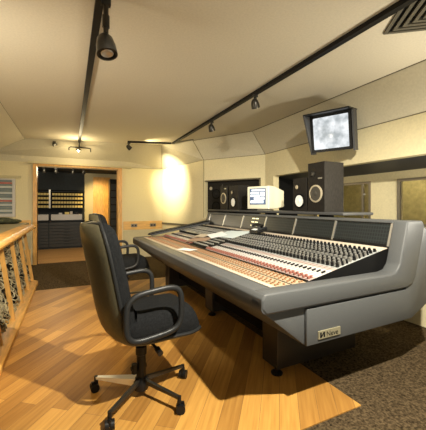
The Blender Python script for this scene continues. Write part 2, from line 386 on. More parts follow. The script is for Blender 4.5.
# fader panel (flat) and wedge
ya, yb = .115, L_ - .115
MB().box(.14, .43, ya, yb, .70, .766).build('fader_panel', M['tan'], con)
def SZ(x): return .768 + (x - .43) * .165 / .81
MB().prism([(.43, .70), (.43, .767), (1.24, SZ(1.24) - .003), (1.24, .70)], 'y', ya + .005, yb - .005).build('channel_frame', M['blackmat'], con)
MB().box(.428, .440, ya, yb, .766, .778).box(.30, .306, ya, yb, .766, .769).build('edge_strip', M['black'], con)
def ramp_strip(x0, x1, h0, h1, name, m, y0=ya + .005, y1=yb - .005):
    return MB().prism([(x0, SZ(x0) + h0), (x1, SZ(x1) + h0), (x1, SZ(x1) + h1), (x0, SZ(x0) + h1)], 'y', y0, y1).build(name, m, con)
CY0, CY1 = 1.70, 2.16     # centre section
for (x0, x1, m, nm) in ((.44, .51, 'pink', 'fader_knob_strip'), (.51, .655, 'white', 'script_strip'), (.655, .70, 'pink', 'button_strip'), (.70, 1.06, 'knobgrey', 'equaliser_panel'), (1.06, 1.15, 'knobgrey', 'input_panel'), (1.15, 1.238, 'cream', 'scribble_strip')):
    ramp_strip(x0, x1, -.001, .002, nm, M[m])
# module gaps
NCH = 74; P_ = (yb - ya - .01) / NCH
g = MB()
for i in range(1, NCH):
    y = ya + .005 + i * P_
    g.prism([(.44, SZ(.44) + .001), (1.15, SZ(1.15) + .001), (1.15, SZ(1.15) + .0028), (.44, SZ(.44) + .0028)], 'y', y - .0012, y + .0012)
g.build('module_gaps', M['blackmat'], con)
TILT = Matrix.Rotation(-math.atan(.165 / .81), 4, 'Y')
def knob_bm(r, h, n=8): return MB().lathe([(r, 0), (r * .8, h), (0, h * 1.02)], None, n)
def mesh_of(mb, m, name):
    me = bpy.data.meshes.new(name); mb.bm.to_mesh(me); mb.bm.free(); me.materials.append(m); return me
def knob_family(name, mesh_fn, m, rows, special=None, limit=100, skip=True):
    """rows: x positions; the nearest 100 caps are parts, the rest one stuff part"""
    pos = []
    for i in range(NCH):
        y = ya + .005 + (i + .5) * P_
        for x in rows:
            if skip and CY0 < y < CY1: continue
            pos.append((x, y))
    pos.sort(key=lambda p: (p[1], p[0]))
    me = mesh_of(mesh_fn(), m, name)
    for x, y in pos[:limit]:
        o = bpy.data.objects.new(name, me); C.objects.link(o); o.parent = con
        o.matrix_local = T(x, y, SZ(x) + .001) @ TILT
    if len(pos) > limit:
        b = bmesh.new()
        for x, y in pos[limit:]:
            k = len(b.verts); b.from_mesh(me); b.verts.ensure_lookup_table()
            bmesh.ops.transform(b, matrix=T(x, y, SZ(x) + .001) @ TILT, verts=b.verts[k:])
        me2 = bpy.data.meshes.new(name + 's'); b.to_mesh(me2); b.free(); me2.materials.append(m)
        o = bpy.data.objects.new(name + 's', me2); C.objects.link(o); o.parent = con; o['kind'] = 'stuff'
knob_family('rotary_knob', lambda: knob_bm(.0125, .030), M['black'], (.73, .775, .82, .90, .945, .99, 1.035))
knob_family('silver_knob', lambda: knob_bm(.013, .034), M['alu'], (.752, .797, .86, .925, .965, 1.012))
knob_family('input_knob', lambda: knob_bm(.012, .024), M['black'], (1.075, 1.12))
knob_family('red_fader_cap', lambda: MB().box(-.009, .009, -.007, .007, 0, .018, bev=.002, seg=1), M['red'], (.468, .49))
knob_family('black_fader_cap', lambda: MB().box(-.016, .016, -.0045, .0045, 0, .012), M['black'], (.60,))
# small buttons on the flat front panel
b = MB()
for i in range(NCH):
    y = ya + .005 + (i + .5) * P_
    for x, dy in ((.20, 0), (.225, .008), (.26, -.006), (.33, .0), (.355, .009), (.385, -.006), (.41, 0)):
        b.box(x - .006, x + .006, y + dy - .005, y + dy + .005, .766, .774)
o = b.build('panel_buttons', mat('brown_panel_button', (.26, .13, .06), .5), con); o['kind'] = 'stuff'
# white hand rest strip behind bolster
MB().box(.14, .175, ya, yb, .766, .7695).build('trim_strip', M['cream'], con)
# centre section
MB().prism([(.45, SZ(.45) + .002), (1.15, SZ(1.15) + .002), (1.15, SZ(1.15) + .012), (.45, SZ(.45) + .012)], 'y', CY0, CY1).build('master_section', M['blackmat'], con)
mme = mesh_of(MB().lathe([(.009, 0), (.007, .016), (0, .017)], None, 6), M['alu'], 'master_knob')
for i in range(9):
    for j in range(11):
        x = .50 + i * .07; y = CY0 + .04 + j * .038
        o = bpy.data.objects.new('master_knob', mme); C.objects.link(o); o.parent = con
        o.matrix_local = T(x, y, SZ(x) + .012) @ TILT
# meter bridge
for k in range(6):
    y0 = ya + .005 + k * (yb - ya - .01) / 6; y1 = ya + .005 + (k + 1) * (yb - ya - .01) / 6
    m_ = MB().prism([(1.245, .955), (1.30, 1.125), (1.32, 1.125), (1.265, .955)], 'y', y0 + .012, y1 - .012).build('meter_panel', M['meter'], con)
    if k == 3:
        d = MB()
        for r in range(3):
            for c in range(2):
                zz = .99 + r * .045; xx = 1.245 + (zz - .955) * .055 / .17 - .004; yy = y0 + .16 + c * .08
                d.box(xx - .003, xx + .004, yy, yy + .055, zz, zz + .013)
        d.build('lit_display', M['display'], m_)
    else:
        pass
for k in range(7):
    fr = MB(); y = ya + .005 + k * (yb - ya - .01) / 6
    fr.prism([(1.236, .945), (1.293, 1.13), (1.31, 1.13), (1.255, .945)], 'y', y - .008, y + .008)
    fr.build('panel_divider', M['alu'], con)
MB().prism([(1.285, 1.120), (1.290, 1.138), (1.48, 1.138), (1.48, 1.10), (1.32, 1.10)], 'y', ya, yb, bev=.003).build('bridge_cap', M['grey'], con)
MB().prism([(1.262, .93), (1.26, .95), (1.32, 1.12), (1.48, 1.12), (1.45, .80), (1.25, .80)], 'y', ya, yb).build('bridge_body', M['blackmat'], con)
MB().prism([(1.232, .925), (1.243, .958), (1.262, .958), (1.262, .925)], 'y', ya, yb).build('bridge_foot', M['black'], con)
# near and far arm shelf inside cheek already; far sloping side rail with black edge
rl = [(.23, .80), (1.22, .985)]
MB().prism([(.25, .79), (.22, .815), (.25, .83), (1.24, 1.01), (1.24, .96)], 'y', L_ - .20, L_ - .118, bev=.006).build('side_rail', M['grey'], con, smooth=True)
MB().tube([(1.22, L_ - .205, 1.0), (.26, L_ - .205, .828), (.215, L_ - .19, .815), (.205, L_ - .16, .813), (.215, L_ - .125, .815), (.26, L_ - .11, .828), (1.22, L_ - .11, 1.0)], .011).build('rail_edging', M['black'], con, smooth=True)
# monitor shelf
MB().box(1.42, 1.86, .68, 3.72, 1.158, 1.186, bev=.008).build('monitor_shelf', M['greyd'], con, smooth=True)
sp = MB()
for y in (.95, 1.9, 2.9, 3.3): sp.box(1.45, 1.60, y, y + .06, 1.08, 1.160)
sp.build('shelf_bracket', M['blackmat'], con)
# pedestals
PD = [(.44, .50), (.58, 1.86), (.42, 2.98)]
for k, (y0, xx) in enumerate([(.45, .46), (1.75, .56), (2.95, .44)]):
    p = MB().box(xx, 1.30, y0, y0 + .19, .035, .43, bev=.006).build('pedestal', mat('dark_pedestal_paint_%d' % k, (.02, .017, .014), .35), con)
    for fx in (xx + .0, 1.2):
        MB().lathe([(.042, 0), (.045, .012), (.03, .024), (.016, .027), (.014, .05), (0, .05)], T(fx + .01, y0 + (.02 if fx < 1 else .1), -.001 + (0 if fx < .72 else -.004))).build('levelling_foot', M['black'], p, smooth=True)
MB().box(.60, .64, .64, 2.95, .16, .42).build('modesty_panel', M['blackmat'], con)
# badge
bd = MB().box(.415, .60, .004, .0125, .447, .497, bev=.002).build('badge', mat('badge_metal', (.36, .33, .22), .35, .5), con)
def text_part(body, size, loc, rot, m, parent, name='lettering', ext=.0008):
    cu = bpy.data.curves.new(name, 'FONT'); cu.body = body; cu.size = size; cu.extrude = ext; cu.align_x = 'LEFT'
    t = bpy.data.objects.new(name + '_curve', cu); C.objects.link(t)
    bpy.context.view_layer.update(); dg = bpy.context.evaluated_depsgraph_get()
    me = bpy.data.meshes.new_from_object(t.evaluated_get(dg)); bpy.data.objects.remove(t)
    me.materials.clear(); me.materials.append(m)
    o = bpy.data.objects.new(name, me); C.objects.link(o); o.parent = parent; o.location = loc; o.rotation_euler = rot
    return o
text_part('Neve', .046, (.478, .0038, .456), (PI / 2, 0, 0), M['black'], bd)
MB().prism([(.427, .457), (.438, .457), (.455, .478), (.455, .457), (.466, .457), (.466, .489), (.455, .489), (.438, .468), (.438, .489), (.427, .489)], 'y', .0025, .0045).build('emblem', M['black'], bd)

def con_pt(x, y, z): 
    v = Matrix.Rotation(KR, 3, 'Z') @ Vector((x, y, 0)); return (KX + v.x, KY + v.y, z)
# papers on console
def paper(name, label, x, y, w_, h_, rz, m, n=1, cat='paper', dz=0.004):
    b = MB()
    for i in range(n):
        a = (i - n / 2) * .12
        b.box(-w_ / 2, w_ / 2, -h_ / 2, h_ / 2, i * .002, i * .002 + .0015, Matrix.Rotation(a, 4, 'Z'))
    o = b.build(name, m)
    sl = -math.atan(.165 / .81) if x > .43 else 0
    o.matrix_world = T(*con_pt(x, y, (SZ(x) if x > .43 else .766) + dz)) @ Matrix.Rotation(KR, 4, 'Z') @ Matrix.Rotation(sl, 4, 'Y') @ Matrix.Rotation(rz, 4, 'Z')
    return tag(o, label, cat)
paper('sheet_of_paper', 'small white sheet lying on the tan front strip of the console', .245, 1.74, .13, .20, .5, M['paper'], 1, dz=.009)
paper('track_sheet', 'pale blue track sheet lying across the middle of the console', .92, 1.93, .30, .42, .25, M['papblue'], 2, dz=.03)
paper('track_sheet', 'white sheet overlapping the pale blue sheet on the console', .80, 2.10, .21, .30, -.2, M['paper'], 1, dz=.037)
paper('brochure', 'russet brown folded papers left of the pale blue sheet on the console', .58, 2.16, .16, .34, .6, M['papbrown'], 2, dz=.026)
paper('note_card', 'cream note card beside the russet papers on the console', .70, 2.32, .14, .24, .2, M['cream'], 1, dz=.034)
# dark handset/desk mic leaning beside the lit display
hs = thing('desk_telephone', 'small black telephone with a pale keypad in front of the lit meter panel', 'telephone', con_pt(1.10, 1.62, SZ(1.10) + .026), KR)
MB().prism([(-.07, 0), (.07, .0143 * 2), (.07, .075), (-.06, .035)], 'y', -.09, .09, bev=.006).build('body', M['black'], hs)
MB().tube([(-.02, -.10, .075), (0, -.09, .09), (.01, 0, .10), (0, .09, .09), (-.02, .10, .075)], .017).build('handset', M['black'], hs, smooth=True)
MB().box(-.045, -.005, -.03, .05, .045, .055, Matrix.Rotation(-.28, 4, 'Y')).build('keypad', M['paper'], hs)

# ------------------------------------------------------------------ office chairs
def make_chair(label):
    t = thing('office_chair', label, 'chair', group=None)
    # base
    MB().lathe([(.045, .045), (.05, .055), (.05, .10), (.035, .125), (.030, .13), (.030, .27), (.036, .275), (.036, .325), (.022, .33), (.018, .42), (0, .42)], n=18).build('gas_column', M['black'], t, smooth=True)
    MB().cyl((-.038, -.01, .20), (-.07, -.02, .20), .014).cyl((-.05, -.015, .165), (-.05, -.015, .225), .018).build('adjuster', M['black'], t, smooth=True)
    for k in range(5):
        a = math.radians(LEG_ANG[k]); R = Matrix.Rotation(a, 4, 'Z')
        b = MB()
        wd = 1.6 if k == 0 else .55
        P = [(.03, -.017 * wd, .07 if k == 0 else .09), (.03, .017 * wd, .07 if k == 0 else .09), (.03, .019 * wd, .118), (.03, -.019 * wd, .118), (.32, -.010, .082), (.32, .010, .082), (.32, .011, .098), (.32, -.011, .098)]
        b.hexa([tuple(R @ Vector(p)) for p in P])
        lg = b.build('leg', M['leg_glint'] if k == 0 else M['gunmetal'], t)  # one leg wider and lighter: a reflection put into its colour and shape
        if k == 0: lg['label'] = 'base leg in brighter metal imitating a reflection'
        c = MB(); q = R @ Vector((.32, 0, 0)); ax = a + .7
        d = Vector((math.cos(ax), math.sin(ax), 0)); e = Vector((-d.y, d.x, 0))
        ctr = q + d * .008
        for s in (-1, 1):
            o_ = ctr + e * .015 * s
            c.cyl(o_ - e * .011 + Vector((0, 0, .028)), o_ + e * .011 + Vector((0, 0, .028)), .028, n=16)
        c.box(-.022, .022, -.006, .006, .03, .066, T(ctr.x, ctr.y, 0) @ Matrix.Rotation(ax, 4, 'Z'))
        c.cyl((q.x, q.y, .055), (q.x, q.y, .10), .012)
        c.build('caster', M['black'], lg, smooth=True)
    MB().box(-.10, .14, -.08, .08, .375, .415, bev=.012).cyl((.03, -.08, .385), (.05, -.17, .36), .010).cyl((.05, -.165, .362), (.055, -.215, .35), .018).build('tilt_mechanism', M['black'], t, smooth=True)
    MB().tube([(.0, -.0, .33), (.03, -.01, .345), (.02, -.02, .37), (.0, -.01, .39)], .007).build('spring', M['chrome'], t)
    # spine of the shell from seat front to top of back
    sp = [(.355, .425), (.27, .415), (.12, .415), (-.05, .415), (-.16, .44), (-.225, .51), (-.26, .62), (-.285, .75), (-.31, .88), (-.335, 1.0), (-.355, 1.09), (-.365, 1.15)]
    cum = [0]
    for a_, b_ in zip(sp, sp[1:]): cum.append(cum[-1] + math.dist(a_, b_))
    def spine(s):
        s = max(0, min(1, s)) * cum[-1]
        for i in range(len(sp) - 1):
            if s <= cum[i + 1] + 1e-9:
                f = (s - cum[i]) / (cum[i + 1] - cum[i])
                # catmull-rom
                p0 = sp[max(i - 1, 0)]; p1 = sp[i]; p2 = sp[i + 1]; p3 = sp[min(i + 2, len(sp) - 1)]
                q = [.5 * (2 * p1[k] + (p2[k] - p0[k]) * f + (2 * p0[k] - 5 * p1[k] + 4 * p2[k] - p3[k]) * f * f + (3 * p1[k] - p0[k] - 3 * p2[k] + p3[k]) * f ** 3) for k in (0, 1)]
                return q
        return sp[-1]
    def frame(s):
        p = spine(s); a = spine(s - .01); b = spine(s + .01)
        tx, tz = b[0] - a[0], b[1] - a[1]; l = math.hypot(tx, tz) or 1
        tx /= l; tz /= l
        return p, (tz, -tx)      # normal to the sitter side
    def hw(s):   # half width
        e0 = min(1, s / .10); e1 = min(1, (1 - s) / .17)
        rnd = lambda e: math.sqrt(max(0, 1 - (1 - e) ** 2))
        w0 = .235 - .015 * math.sin(PI * s) - .03 * max(0, (s - .6) / .4)
        return w0 * min(.62 + .38 * rnd(e0), .34 + .66 * rnd(e1))
    def surf(a, s, off):
        p, n = frame(s); wgt = max(0, min(1, (s - .35) / .2))
        wrap = (.055 * wgt + .02) * a * a
        h = hw(s)
        return Vector((p[0] + n[0] * (wrap + off), -a * h, p[1] + n[1] * (wrap + off)))
    edge = lambda a, b, pw=.5: (max(0, 1 - abs(a) ** 6) ** pw) * (max(0, 1 - abs(b) ** 10) ** pw)
    MB().pad(lambda a, b: surf(a, (b + 1) / 2, .012 * edge(a, b)), lambda a, b: surf(a, (b + 1) / 2, -.022 * edge(a, b)), 16, 44).build('seat_shell', M['shell'], t, smooth=True)
    def cush(name, s0, s1, th, sc=.97, soft=.35):
        def f(a, b): return surf(a * sc, s0 + (s1 - s0) * (b + 1) / 2, .012 + th * edge(a, b, soft) * (1 - .12 * (a * a)))
        def g_(a, b): return surf(a * sc, s0 + (s1 - s0) * (b + 1) / 2, .006)
        return MB().pad(f, g_, 18, 30).build(name, M['fabric'], t, smooth=True)
    cush('back_cushion', .40, .985, .125)
    cush('seat_cushion', .015, .47, .18, .99)
    pts = []
    for i in range(40): pts.append(surf(1, .02 + .96 * i / 39, .008))
    for i in range(1, 10): pts.append(surf(1 - 2 * i / 10, .985, .008))
    for i in range(40): pts.append(surf(-1, .98 - .96 * i / 39, .008))
    for i in range(1, 10): pts.append(surf(-1 + 2 * i / 10, .015, .008))
    MB().tube(pts, .011, closed=True, n=8).build('piping', M['piping'], t, smooth=True)
    for s in (-1, 1):
        pts = []; cx, cz, A, B = .0, .62, .168, .135
        for i in range(40):
            th = 2 * PI * i / 40; c_, s_ = math.cos(th), math.sin(th)
            x = cx + A * abs(c_) ** .5 * (1 if c_ > 0 else -1); z = cz + B * abs(s_) ** .55 * (1 if s_ > 0 else -1)
            z += (x - cx) * .10
            pts.append((x, s * .272, z))
        MB().tube(pts, .015, closed=True, n=12, sy=1.2).build('armrest', M['piping'], t, smooth=True)
    return t
LEG_ANG = [172 - 30.5, 251 - 30.5, 328 - 30.5, 37 - 30.5, 102 - 30.5]
chair = make_chair('black high-back office chair in the foreground on the wood floor')
chair.location = (.425, 1.996, 0.0); chair.rotation_euler.z = math.radians(5)
ch2 = copy_tree(chair); ch2.location = (.58, 4.02, 0.0); ch2.rotation_euler.z = math.radians(4)
ch2['label'] = 'black office chair farther back, half hidden behind the foreground chair'

# ------------------------------------------------------------------ loudspeakers
ROTF = Matrix.Rotation(-PI / 2, 4, 'Y')     # lathe axis z -> -x
def driver(r, depth, ring, cone, parent, x, y, z, dome=True):
    rg = MB().lathe([(r * 1.22, 0), (r * 1.22, .008), (r * 1.0, .012), (r * .97, .004)], T(x, y, z) @ ROTF, 24).build('driver_ring', ring, parent, smooth=True)
    MB().lathe([(r, .0085), (r * .35, .003), (r * .33, .008), (r * .2, .013), (0, .015)], T(x, y, z) @ ROTF, 24).build('cone', cone, rg, smooth=True)
def big_speaker(label, loc, rz=0, w_=.25, d_=.285, h_=.545):
    t = thing('loudspeaker', label, 'loudspeaker', loc, rz, None)
    MB().box(0, d_, -w_ / 2, w_ / 2, 0, h_, bev=.004).build('cabinet', M['wood_speaker'], t)
    driver(.080, .03, M['ring'], M['conegrey'], t, -.001, 0, .20)
    driver(.022, .01, M['gunmetal'], M['conegrey'], t, -.001, .04, .42)
    MB().box(-.003, .001, -.09, -.03, .36, .375).build('name_plate', M['alu'], t)
    return t
def small_speaker(label, loc, rz=0, w_=.235, d_=.20, h_=.395):
    t = thing('nearfield_speaker', label, 'loudspeaker', loc, rz, None)
    MB().box(0, d_, -w_ / 2, w_ / 2, 0, h_, bev=.003).build('cabinet', M['wood_speaker'], t)
    driver(.070, .03, M['blackmat'], M['cone'], t, -.001, 0, .125)
    driver(.026, .01, M['gunmetal'], M['ring'], t, -.001, .04, .29)
    return t
ST = 1.186
big_speaker('tall black loudspeaker below the television, nearest on the console shelf', (2.45, 2.50, ST))
small_speaker('small black speaker with a white cone, right beside the tall loudspeaker below the television', (2.46, 2.77, ST))
small_speaker('small black speaker with a white cone, left of the cream computer monitor', (2.44, 4.33, ST), w_=.31, h_=.40)
big_speaker('tall black loudspeaker at the far left end of the console shelf', (2.46, 4.72, ST), w_=.27, d_=.24, h_=.42)
# cream computer monitor
cm = thing('computer_monitor', 'cream computer monitor with a blue and white screen on the console shelf', 'computer monitor', (2.56, 3.64, ST), math.radians(22))
MB().prism([(-.20, -.01), (-.20, .33), (-.02, .33), (0, .33), (.20, .27), (.20, .03), (0, -.01)][:0] or [(-.16, .02), (-.16, .345), (-.02, .345), (.26, .29), (.26, .05), (-.02, .02)], 'y', -.185, .185, bev=.014, seg=3).build('case', M['beige'], cm, smooth=True)
MB().lathe([(.10, 0), (.10, .012), (.06, .022), (0, .022)], None, 20).build('swivel_base', M['beige'], cm, smooth=True)
sc = MB().box(-.167, -.158, -.135, .135, .085, .315, bev=.002).build('screen', tv_material('computer_screen', (.10, .16, .28), (.18, .26, .38), 12, .8), cm)
st = MB()
for (y0, y1, z0, z1) in ((-.12, .10, .275, .300), (-.03, .12, .235, .262), (-.12, -.05, .20, .262), (-.04, .12, .195, .225), (-.12, .06, .155, .185), (-.10, .12, .105, .145)):
    st.box(-.1685, -.1665, y0, y1, z0, z1)
st.build('screen_windows', mat('lit_screen_window', (.7, .75, .8), .4, emit=(.75, .82, .9), es=.7), sc)
# recessed wall monitor in the corner wall opening
d2 = (fb - fa).normalized(); n2 = Vector((d2.y, -d2.x))
ang = math.atan2(d2.y, d2.x)
wm = thing('wall_monitor_speaker', 'large black studio monitor built into the corner wall opening', 'loudspeaker', (fb.x + n2.x * .10, fb.y + n2.y * .10, 1.0), ang + PI / 2 )
# local: lathe faces -x (towards room); local y runs along the wall
Rm = Matrix.Rotation(0, 4, 'Z')
wm.rotation_euler.z = math.atan2(n2.y, n2.x)
WMW = 1.0
MB().box(0, .30, -fl + .12 + .02 if False else -(fl - .12), -.02, 0, .78).build('cabinet', M['wood_speaker'], wm)
def yy(u): return -u
for (r, y, z, a_, b_) in ((.085, -.25, .24, M['blackmat'], M['black']), (.085, -.25, .50, M['blackmat'], M['black']), (.035, -.12, .62, M['gunmetal'], M['ring'])):
    driver(r, .03, a_, b_, wm, -.002, y, z)
struct(MB().box(0, 1, 0, 1, 0, 1).build('trim_opening_lining', M['wood']))
lin = bpy.data.objects['trim_opening_lining']
bpy.data.meshes.remove(lin.data) if False else None
lm = MB()
def FP(s, o_, z): q = fa + d2 * s + n2 * o_; return (q.x, q.y, z)
lm.hexa([FP(.10, -.012, 1.76), FP(fl - .03, -.012, 1.76), FP(fl - .03, .14, 1.76), FP(.10, .14, 1.76), FP(.10, -.012, 1.785), FP(fl - .03, -.012, 1.785), FP(fl - .03, .14, 1.785), FP(.10, .14, 1.785)])
lm.hexa([FP(.09, -.012, 1.0), FP(.12, -.012, 1.0), FP(.12, .14, 1.0), FP(.09, .14, 1.0), FP(.09, -.012, 1.785), FP(.12, -.012, 1.785), FP(.12, .14, 1.785), FP(.09, .14, 1.785)])
bpy.data.objects.remove(lin)
struct(lm.build('trim_opening_lining', M['seam']))

# ------------------------------------------------------------------ wall television
tv = thing('wall_television', 'television showing a grey picture, high on the right wall in a hooded black case', 'television', (2.97, 2.76, 1.94))
RT = Matrix.Rotation(math.radians(25), 4, 'Z') @ Matrix.Rotation(math.radians(-9), 4, 'Y')
tv.rotation_euler = RT.to_euler()
TW, TH_ = .49, .46
MB().prism([(.0, 0), (0, TH_), (.02, TH_ + .0), (.17, TH_ - .03), (.17, .03), (.02, 0)], 'y', -TW / 2, TW / 2, bev=.008).build('case', M['black'], tv)
MB().box(-.006, .004, -TW / 2 + .03, TW / 2 - .03, .035, TH_ - .03, bev=.012).build('screen', M['tv'], tv, smooth=True)
fz = MB().box(-.02, .002, -TW / 2, TW / 2, 0, .036).box(-.02, .002, -TW / 2, TW / 2, TH_ - .03, TH_).box(-.02, .002, -TW / 2, -TW / 2 + .03, .03, TH_ - .03).box(-.02, .002, TW / 2 - .03, TW / 2, .03, TH_ - .03)
fz.build('bezel', M['black'], tv)
MB().box(-.20, .15, -TW / 2 - .03, TW / 2 + .02, TH_ + .002, TH_ + .018).build('hood_top', M['black'], tv)
MB().prism([(-.20, TH_ + .002), (.15, TH_ + .002), (.15, -.02), (.0, -.02)], 'y', TW / 2 + .004, TW / 2 + .022).build('hood_side', M['greyd'], tv)
MB().prism([(-.02, TH_ + .002), (.13, TH_ + .002), (.13, -.02), (.0, -.02)], 'y', -TW / 2 - .03, -TW / 2 - .008).build('hood_side', M['greyd'], tv)
MB().box(.16, .42, -.10, .10, .12, .28).build('wall_bracket', M['black'], tv)

# ------------------------------------------------------------------ tracks and spotlights
def track(label, p0, p1, w_=.022):
    p0 = Vector(p0); p1 = Vector(p1); d = (p1 - p0).normalized(); n = Vector((-d.y, d.x, 0)) * w_
    P = [p0 - n, p1 - n, p1 + n, p0 + n]
    t = MB().hexa([(q.x, q.y, CZ - .038) for q in P] + [(q.x, q.y, CZ) for q in P]).build('ceiling_track', M['track'])
    return tag(t, label, 'lighting track')
track('long black ceiling track above the foreground chair, leading towards the doorway', (.18, .2, CZ), (.18, 7.05, CZ), .026)
tr = track('long black ceiling track running above the mixing console', (2.05, -.6, CZ), (2.05, 6.35, CZ), .026)
track('short black ceiling track beside the bright wall spot near the far corner', (1.12, 6.62, CZ), (2.02, 6.36, CZ), .018)
def spot(label, loc, aim, scale=1.0, drop=.12, lit=False):
    t = thing('track_spotlight', label, 'spotlight', loc, 0, None)
    MB().box(-.03, .03, -.018, .018, -.03 * scale, 0).cyl((0, 0, -.02), (0, 0, -drop), .014 * scale).cyl((0, 0, -drop * .35), (0, 0, -drop * .6), .02 * scale).build('stem', M['gunmetal'], t, smooth=True)
    d = Vector(aim).normalized(); R = d.to_track_quat('Z', 'Y').to_matrix().to_4x4()
    h = T(0, 0, -drop) @ R
    k = scale
    hd = MB().lathe([(0, -.065 * k), (.022 * k, -.062 * k), (.042 * k, -.04 * k), (.052 * k, 0), (.056 * k, .045 * k), (.056 * k, .055 * k), (.046 * k, .055 * k), (.042 * k, .03 * k), (0, .02 * k)], h, 20).build('lamp_head', M['gunmetal'], t, smooth=True)
    MB().lathe([(0, .028 * k), (.018 * k, .036 * k), (.034 * k, .050 * k), (.030 * k, .052 * k), (.0, .038 * k)], h, 16).build('reflector', M['bulb'] if lit else M['alu'], hd, smooth=True)
    return t
spot('large grey track spotlight hanging above the foreground chair', (.215, 2.10, CZ - .036), (.12, -.2, -1), 1.2, .30)
spot('black spotlight nearest along the track above the mixing console', (2.05, 3.10, CZ - .036), (.35, .25, -.8), .95, .11)
spot('black spotlight second along the track above the mixing console', (2.05, 4.36, CZ - .036), (.35, .25, -.8), .95, .11)
spot('black spotlight at the end of the short track, beside the bright wall spot', (1.14, 6.60, CZ - .036), (.65, .2, -.5), .9, .10)
spot('small black spotlight on the far soffit left of the twin-arm lamp', (-.30, 7.16, CZ - .036), (.3, -.6, -.6), .8, .05)
lamp('wall_spot_beam', 'SPOT', (1.27, 6.58, 2.47), 420, (1, .88, .58), (2.235, 6.92, 1.85), spot_size=1.2, spot_blend=1, shadow_soft_size=.03)
lamp('soffit_spot_beam', 'SPOT', (1.32, 6.45, 2.48), 30, (1, .84, .50), (2.0, 6.3, 2.62), spot_size=1.5, spot_blend=.9, shadow_soft_size=.03)
# twin-arm lamp at the end of the left track
tl = thing('wall_wash_lamp', 'lit lamp on a curved black crossbar at the far end of the left track', 'lamp', (.18, 6.93, CZ - .036))
MB().cyl((0, 0, 0), (0, 0, -.16), .012).build('stem', M['gunmetal'], tl)
MB().tube([(-.20, 0, -.20), (-.20, 0, -.15), (-.17, 0, -.13), (.17, 0, -.13), (.22, 0, -.14), (.22, 0, -.21)], .011).build('crossbar', M['black'], tl, smooth=True)
MB().lathe([(.03, 0), (.05, -.03), (.055, -.05), (.045, -.05), (.02, -.02)], T(-.02, -.03, -.155), 16).build('lamp_shade', M['gunmetal'], tl, smooth=True)
MB().lathe([(0, -.03), (.02, -.015), (.028, 0), (.02, .015), (0, .02)], T(-.02, -.05, -.205), 14).build('bulb', M['bulb'], tl, smooth=True)
lamp('lamp_glow', 'POINT', (.14, 6.80, 2.36), 14, (1, .82, .48), shadow_soft_size=.04)

# ceiling air diffuser (rotated square of nested louvres)
av = thing('ceiling_vent', 'square louvred air vent in the ceiling at the top right', 'air vent', (2.29, 1.6, CZ))
e1 = Vector((-.60, -.80)); av.rotation_euler.z = math.atan2(e1.y, e1.x)
Sq = .56
MB().box(0, Sq, 0, Sq, -.006, 0).build('backing', M['blackmat'], av)
for k in range(5):
    i0 = k * .05; a_ = i0; b_ = Sq - i0; ww = .026
    q = MB()
    for (x0, x1, y0, y1) in ((a_, b_, a_, a_ + ww), (a_, b_, b_ - ww, b_), (a_, a_ + ww, a_ + ww, b_ - ww), (b_ - ww, b_, a_ + ww, b_ - ww)):
        q.box(x0, x1, y0, y1, -.014 - .004 * k, -.006)
    q.build('louvre', M['grille'], av)
sv = MB().prism([(2.02, 6.30), (2.33, 5.85), (2.36, 5.90), (2.10, 6.33)], 'z', CZ - .008, CZ + .0).build('shadow_gap_plate', M['grille'])  # dark plate standing in for shade in the stepped ceiling gap
tag(sv, 'narrow dark plate imitating the shaded gap in the ceiling near the far corner', 'air vent')

# ------------------------------------------------------------------ left patch rack
rk = thing('patch_rack', 'long golden wood framed patch rack with a sloping front along the left wall', 'patch rack', (0, 0, 0))
Y0, Y1 = 2.0, 5.52
MB().prism([(-.68, .895), (-.50, .895), (-.49, .92), (-.53, .955), (-.68, .955)], 'y', Y0, Y1 + .03, bev=.006).build('top_rail', M['woodh'], rk, smooth=True)
MB().box(-1.35, -.68, Y0, Y1 + .9, .90, .945).build('top', M['top'], rk)
MB().prism([(-.60, 0), (-.46, 0), (-.46, .05), (-.56, .085), (-.60, .085)], 'y', Y0, Y1 + .03, bev=.005).build('bottom_rail', M['woodh'], rk, smooth=True)
for y in (5.46, 4.93, 4.30, 3.68, 3.05, 2.4):
    MB().hexa([(-.67, y, .90), (-.63, y, .90), (-.63, y + .03, .90), (-.67, y + .03, .90), (-.55, y, .05), (-.51, y, .05), (-.51, y + .03, .05), (-.55, y + .03, .05)]).build('post', M['wood'], rk)
MB().prism([(-.72, .90), (-.60, .03), (-.64, .03), (-.78, .90)], 'y', Y0, Y1 - .02).build('jack_panel', M['blackmat'], rk)
MB().prism([(-1.35, 0), (-.60, 0), (-.70, .90), (-1.35, .90)], 'y', Y1 - .03, Y1 + .02).build('side_panel', M['wood'], rk)
MB().box(-1.35, -.85, Y0, Y1 + .85, 0, .90).build('carcass', M['blackmat'], rk)
cb = MB()
for i in range(420):
    y = random.uniform(Y0 + .4, Y1 - .12); s = random.uniform(.05, .95)
    z = .06 + .82 * s; x = -.575 - .13 * s
    dy = random.uniform(-.07, .07); dz = random.uniform(-.11, -.02)
    z2 = max(.06, z + dz); x2 = -.575 - .13 * (z2 - .06) / .82
    cb.tube([(x, y, z), (x + .035, y + dy * .4, z + dz * .3), (x2 + .03, y + dy * .8, (z + z2) / 2 - .02), (x2, y + dy, z2)], .006, n=5)
o = cb.build('patch_cords', mat('pale_grey_cable', (.33, .28, .16), .5, noise=.8, nscale=9), rk); o['kind'] = 'stuff'
cb = MB()
for i in range(160):
    y = random.uniform(Y0 + .4, Y1 - .12); s = random.uniform(.05, .95); z = .06 + .82 * s; x = -.575 - .13 * s
    cb.box(x - .01, x + .01, y - .03, y + .03, z - .008, z + .008)
o = cb.build('jack_labels', M['sock'], rk); o['kind'] = 'stuff'
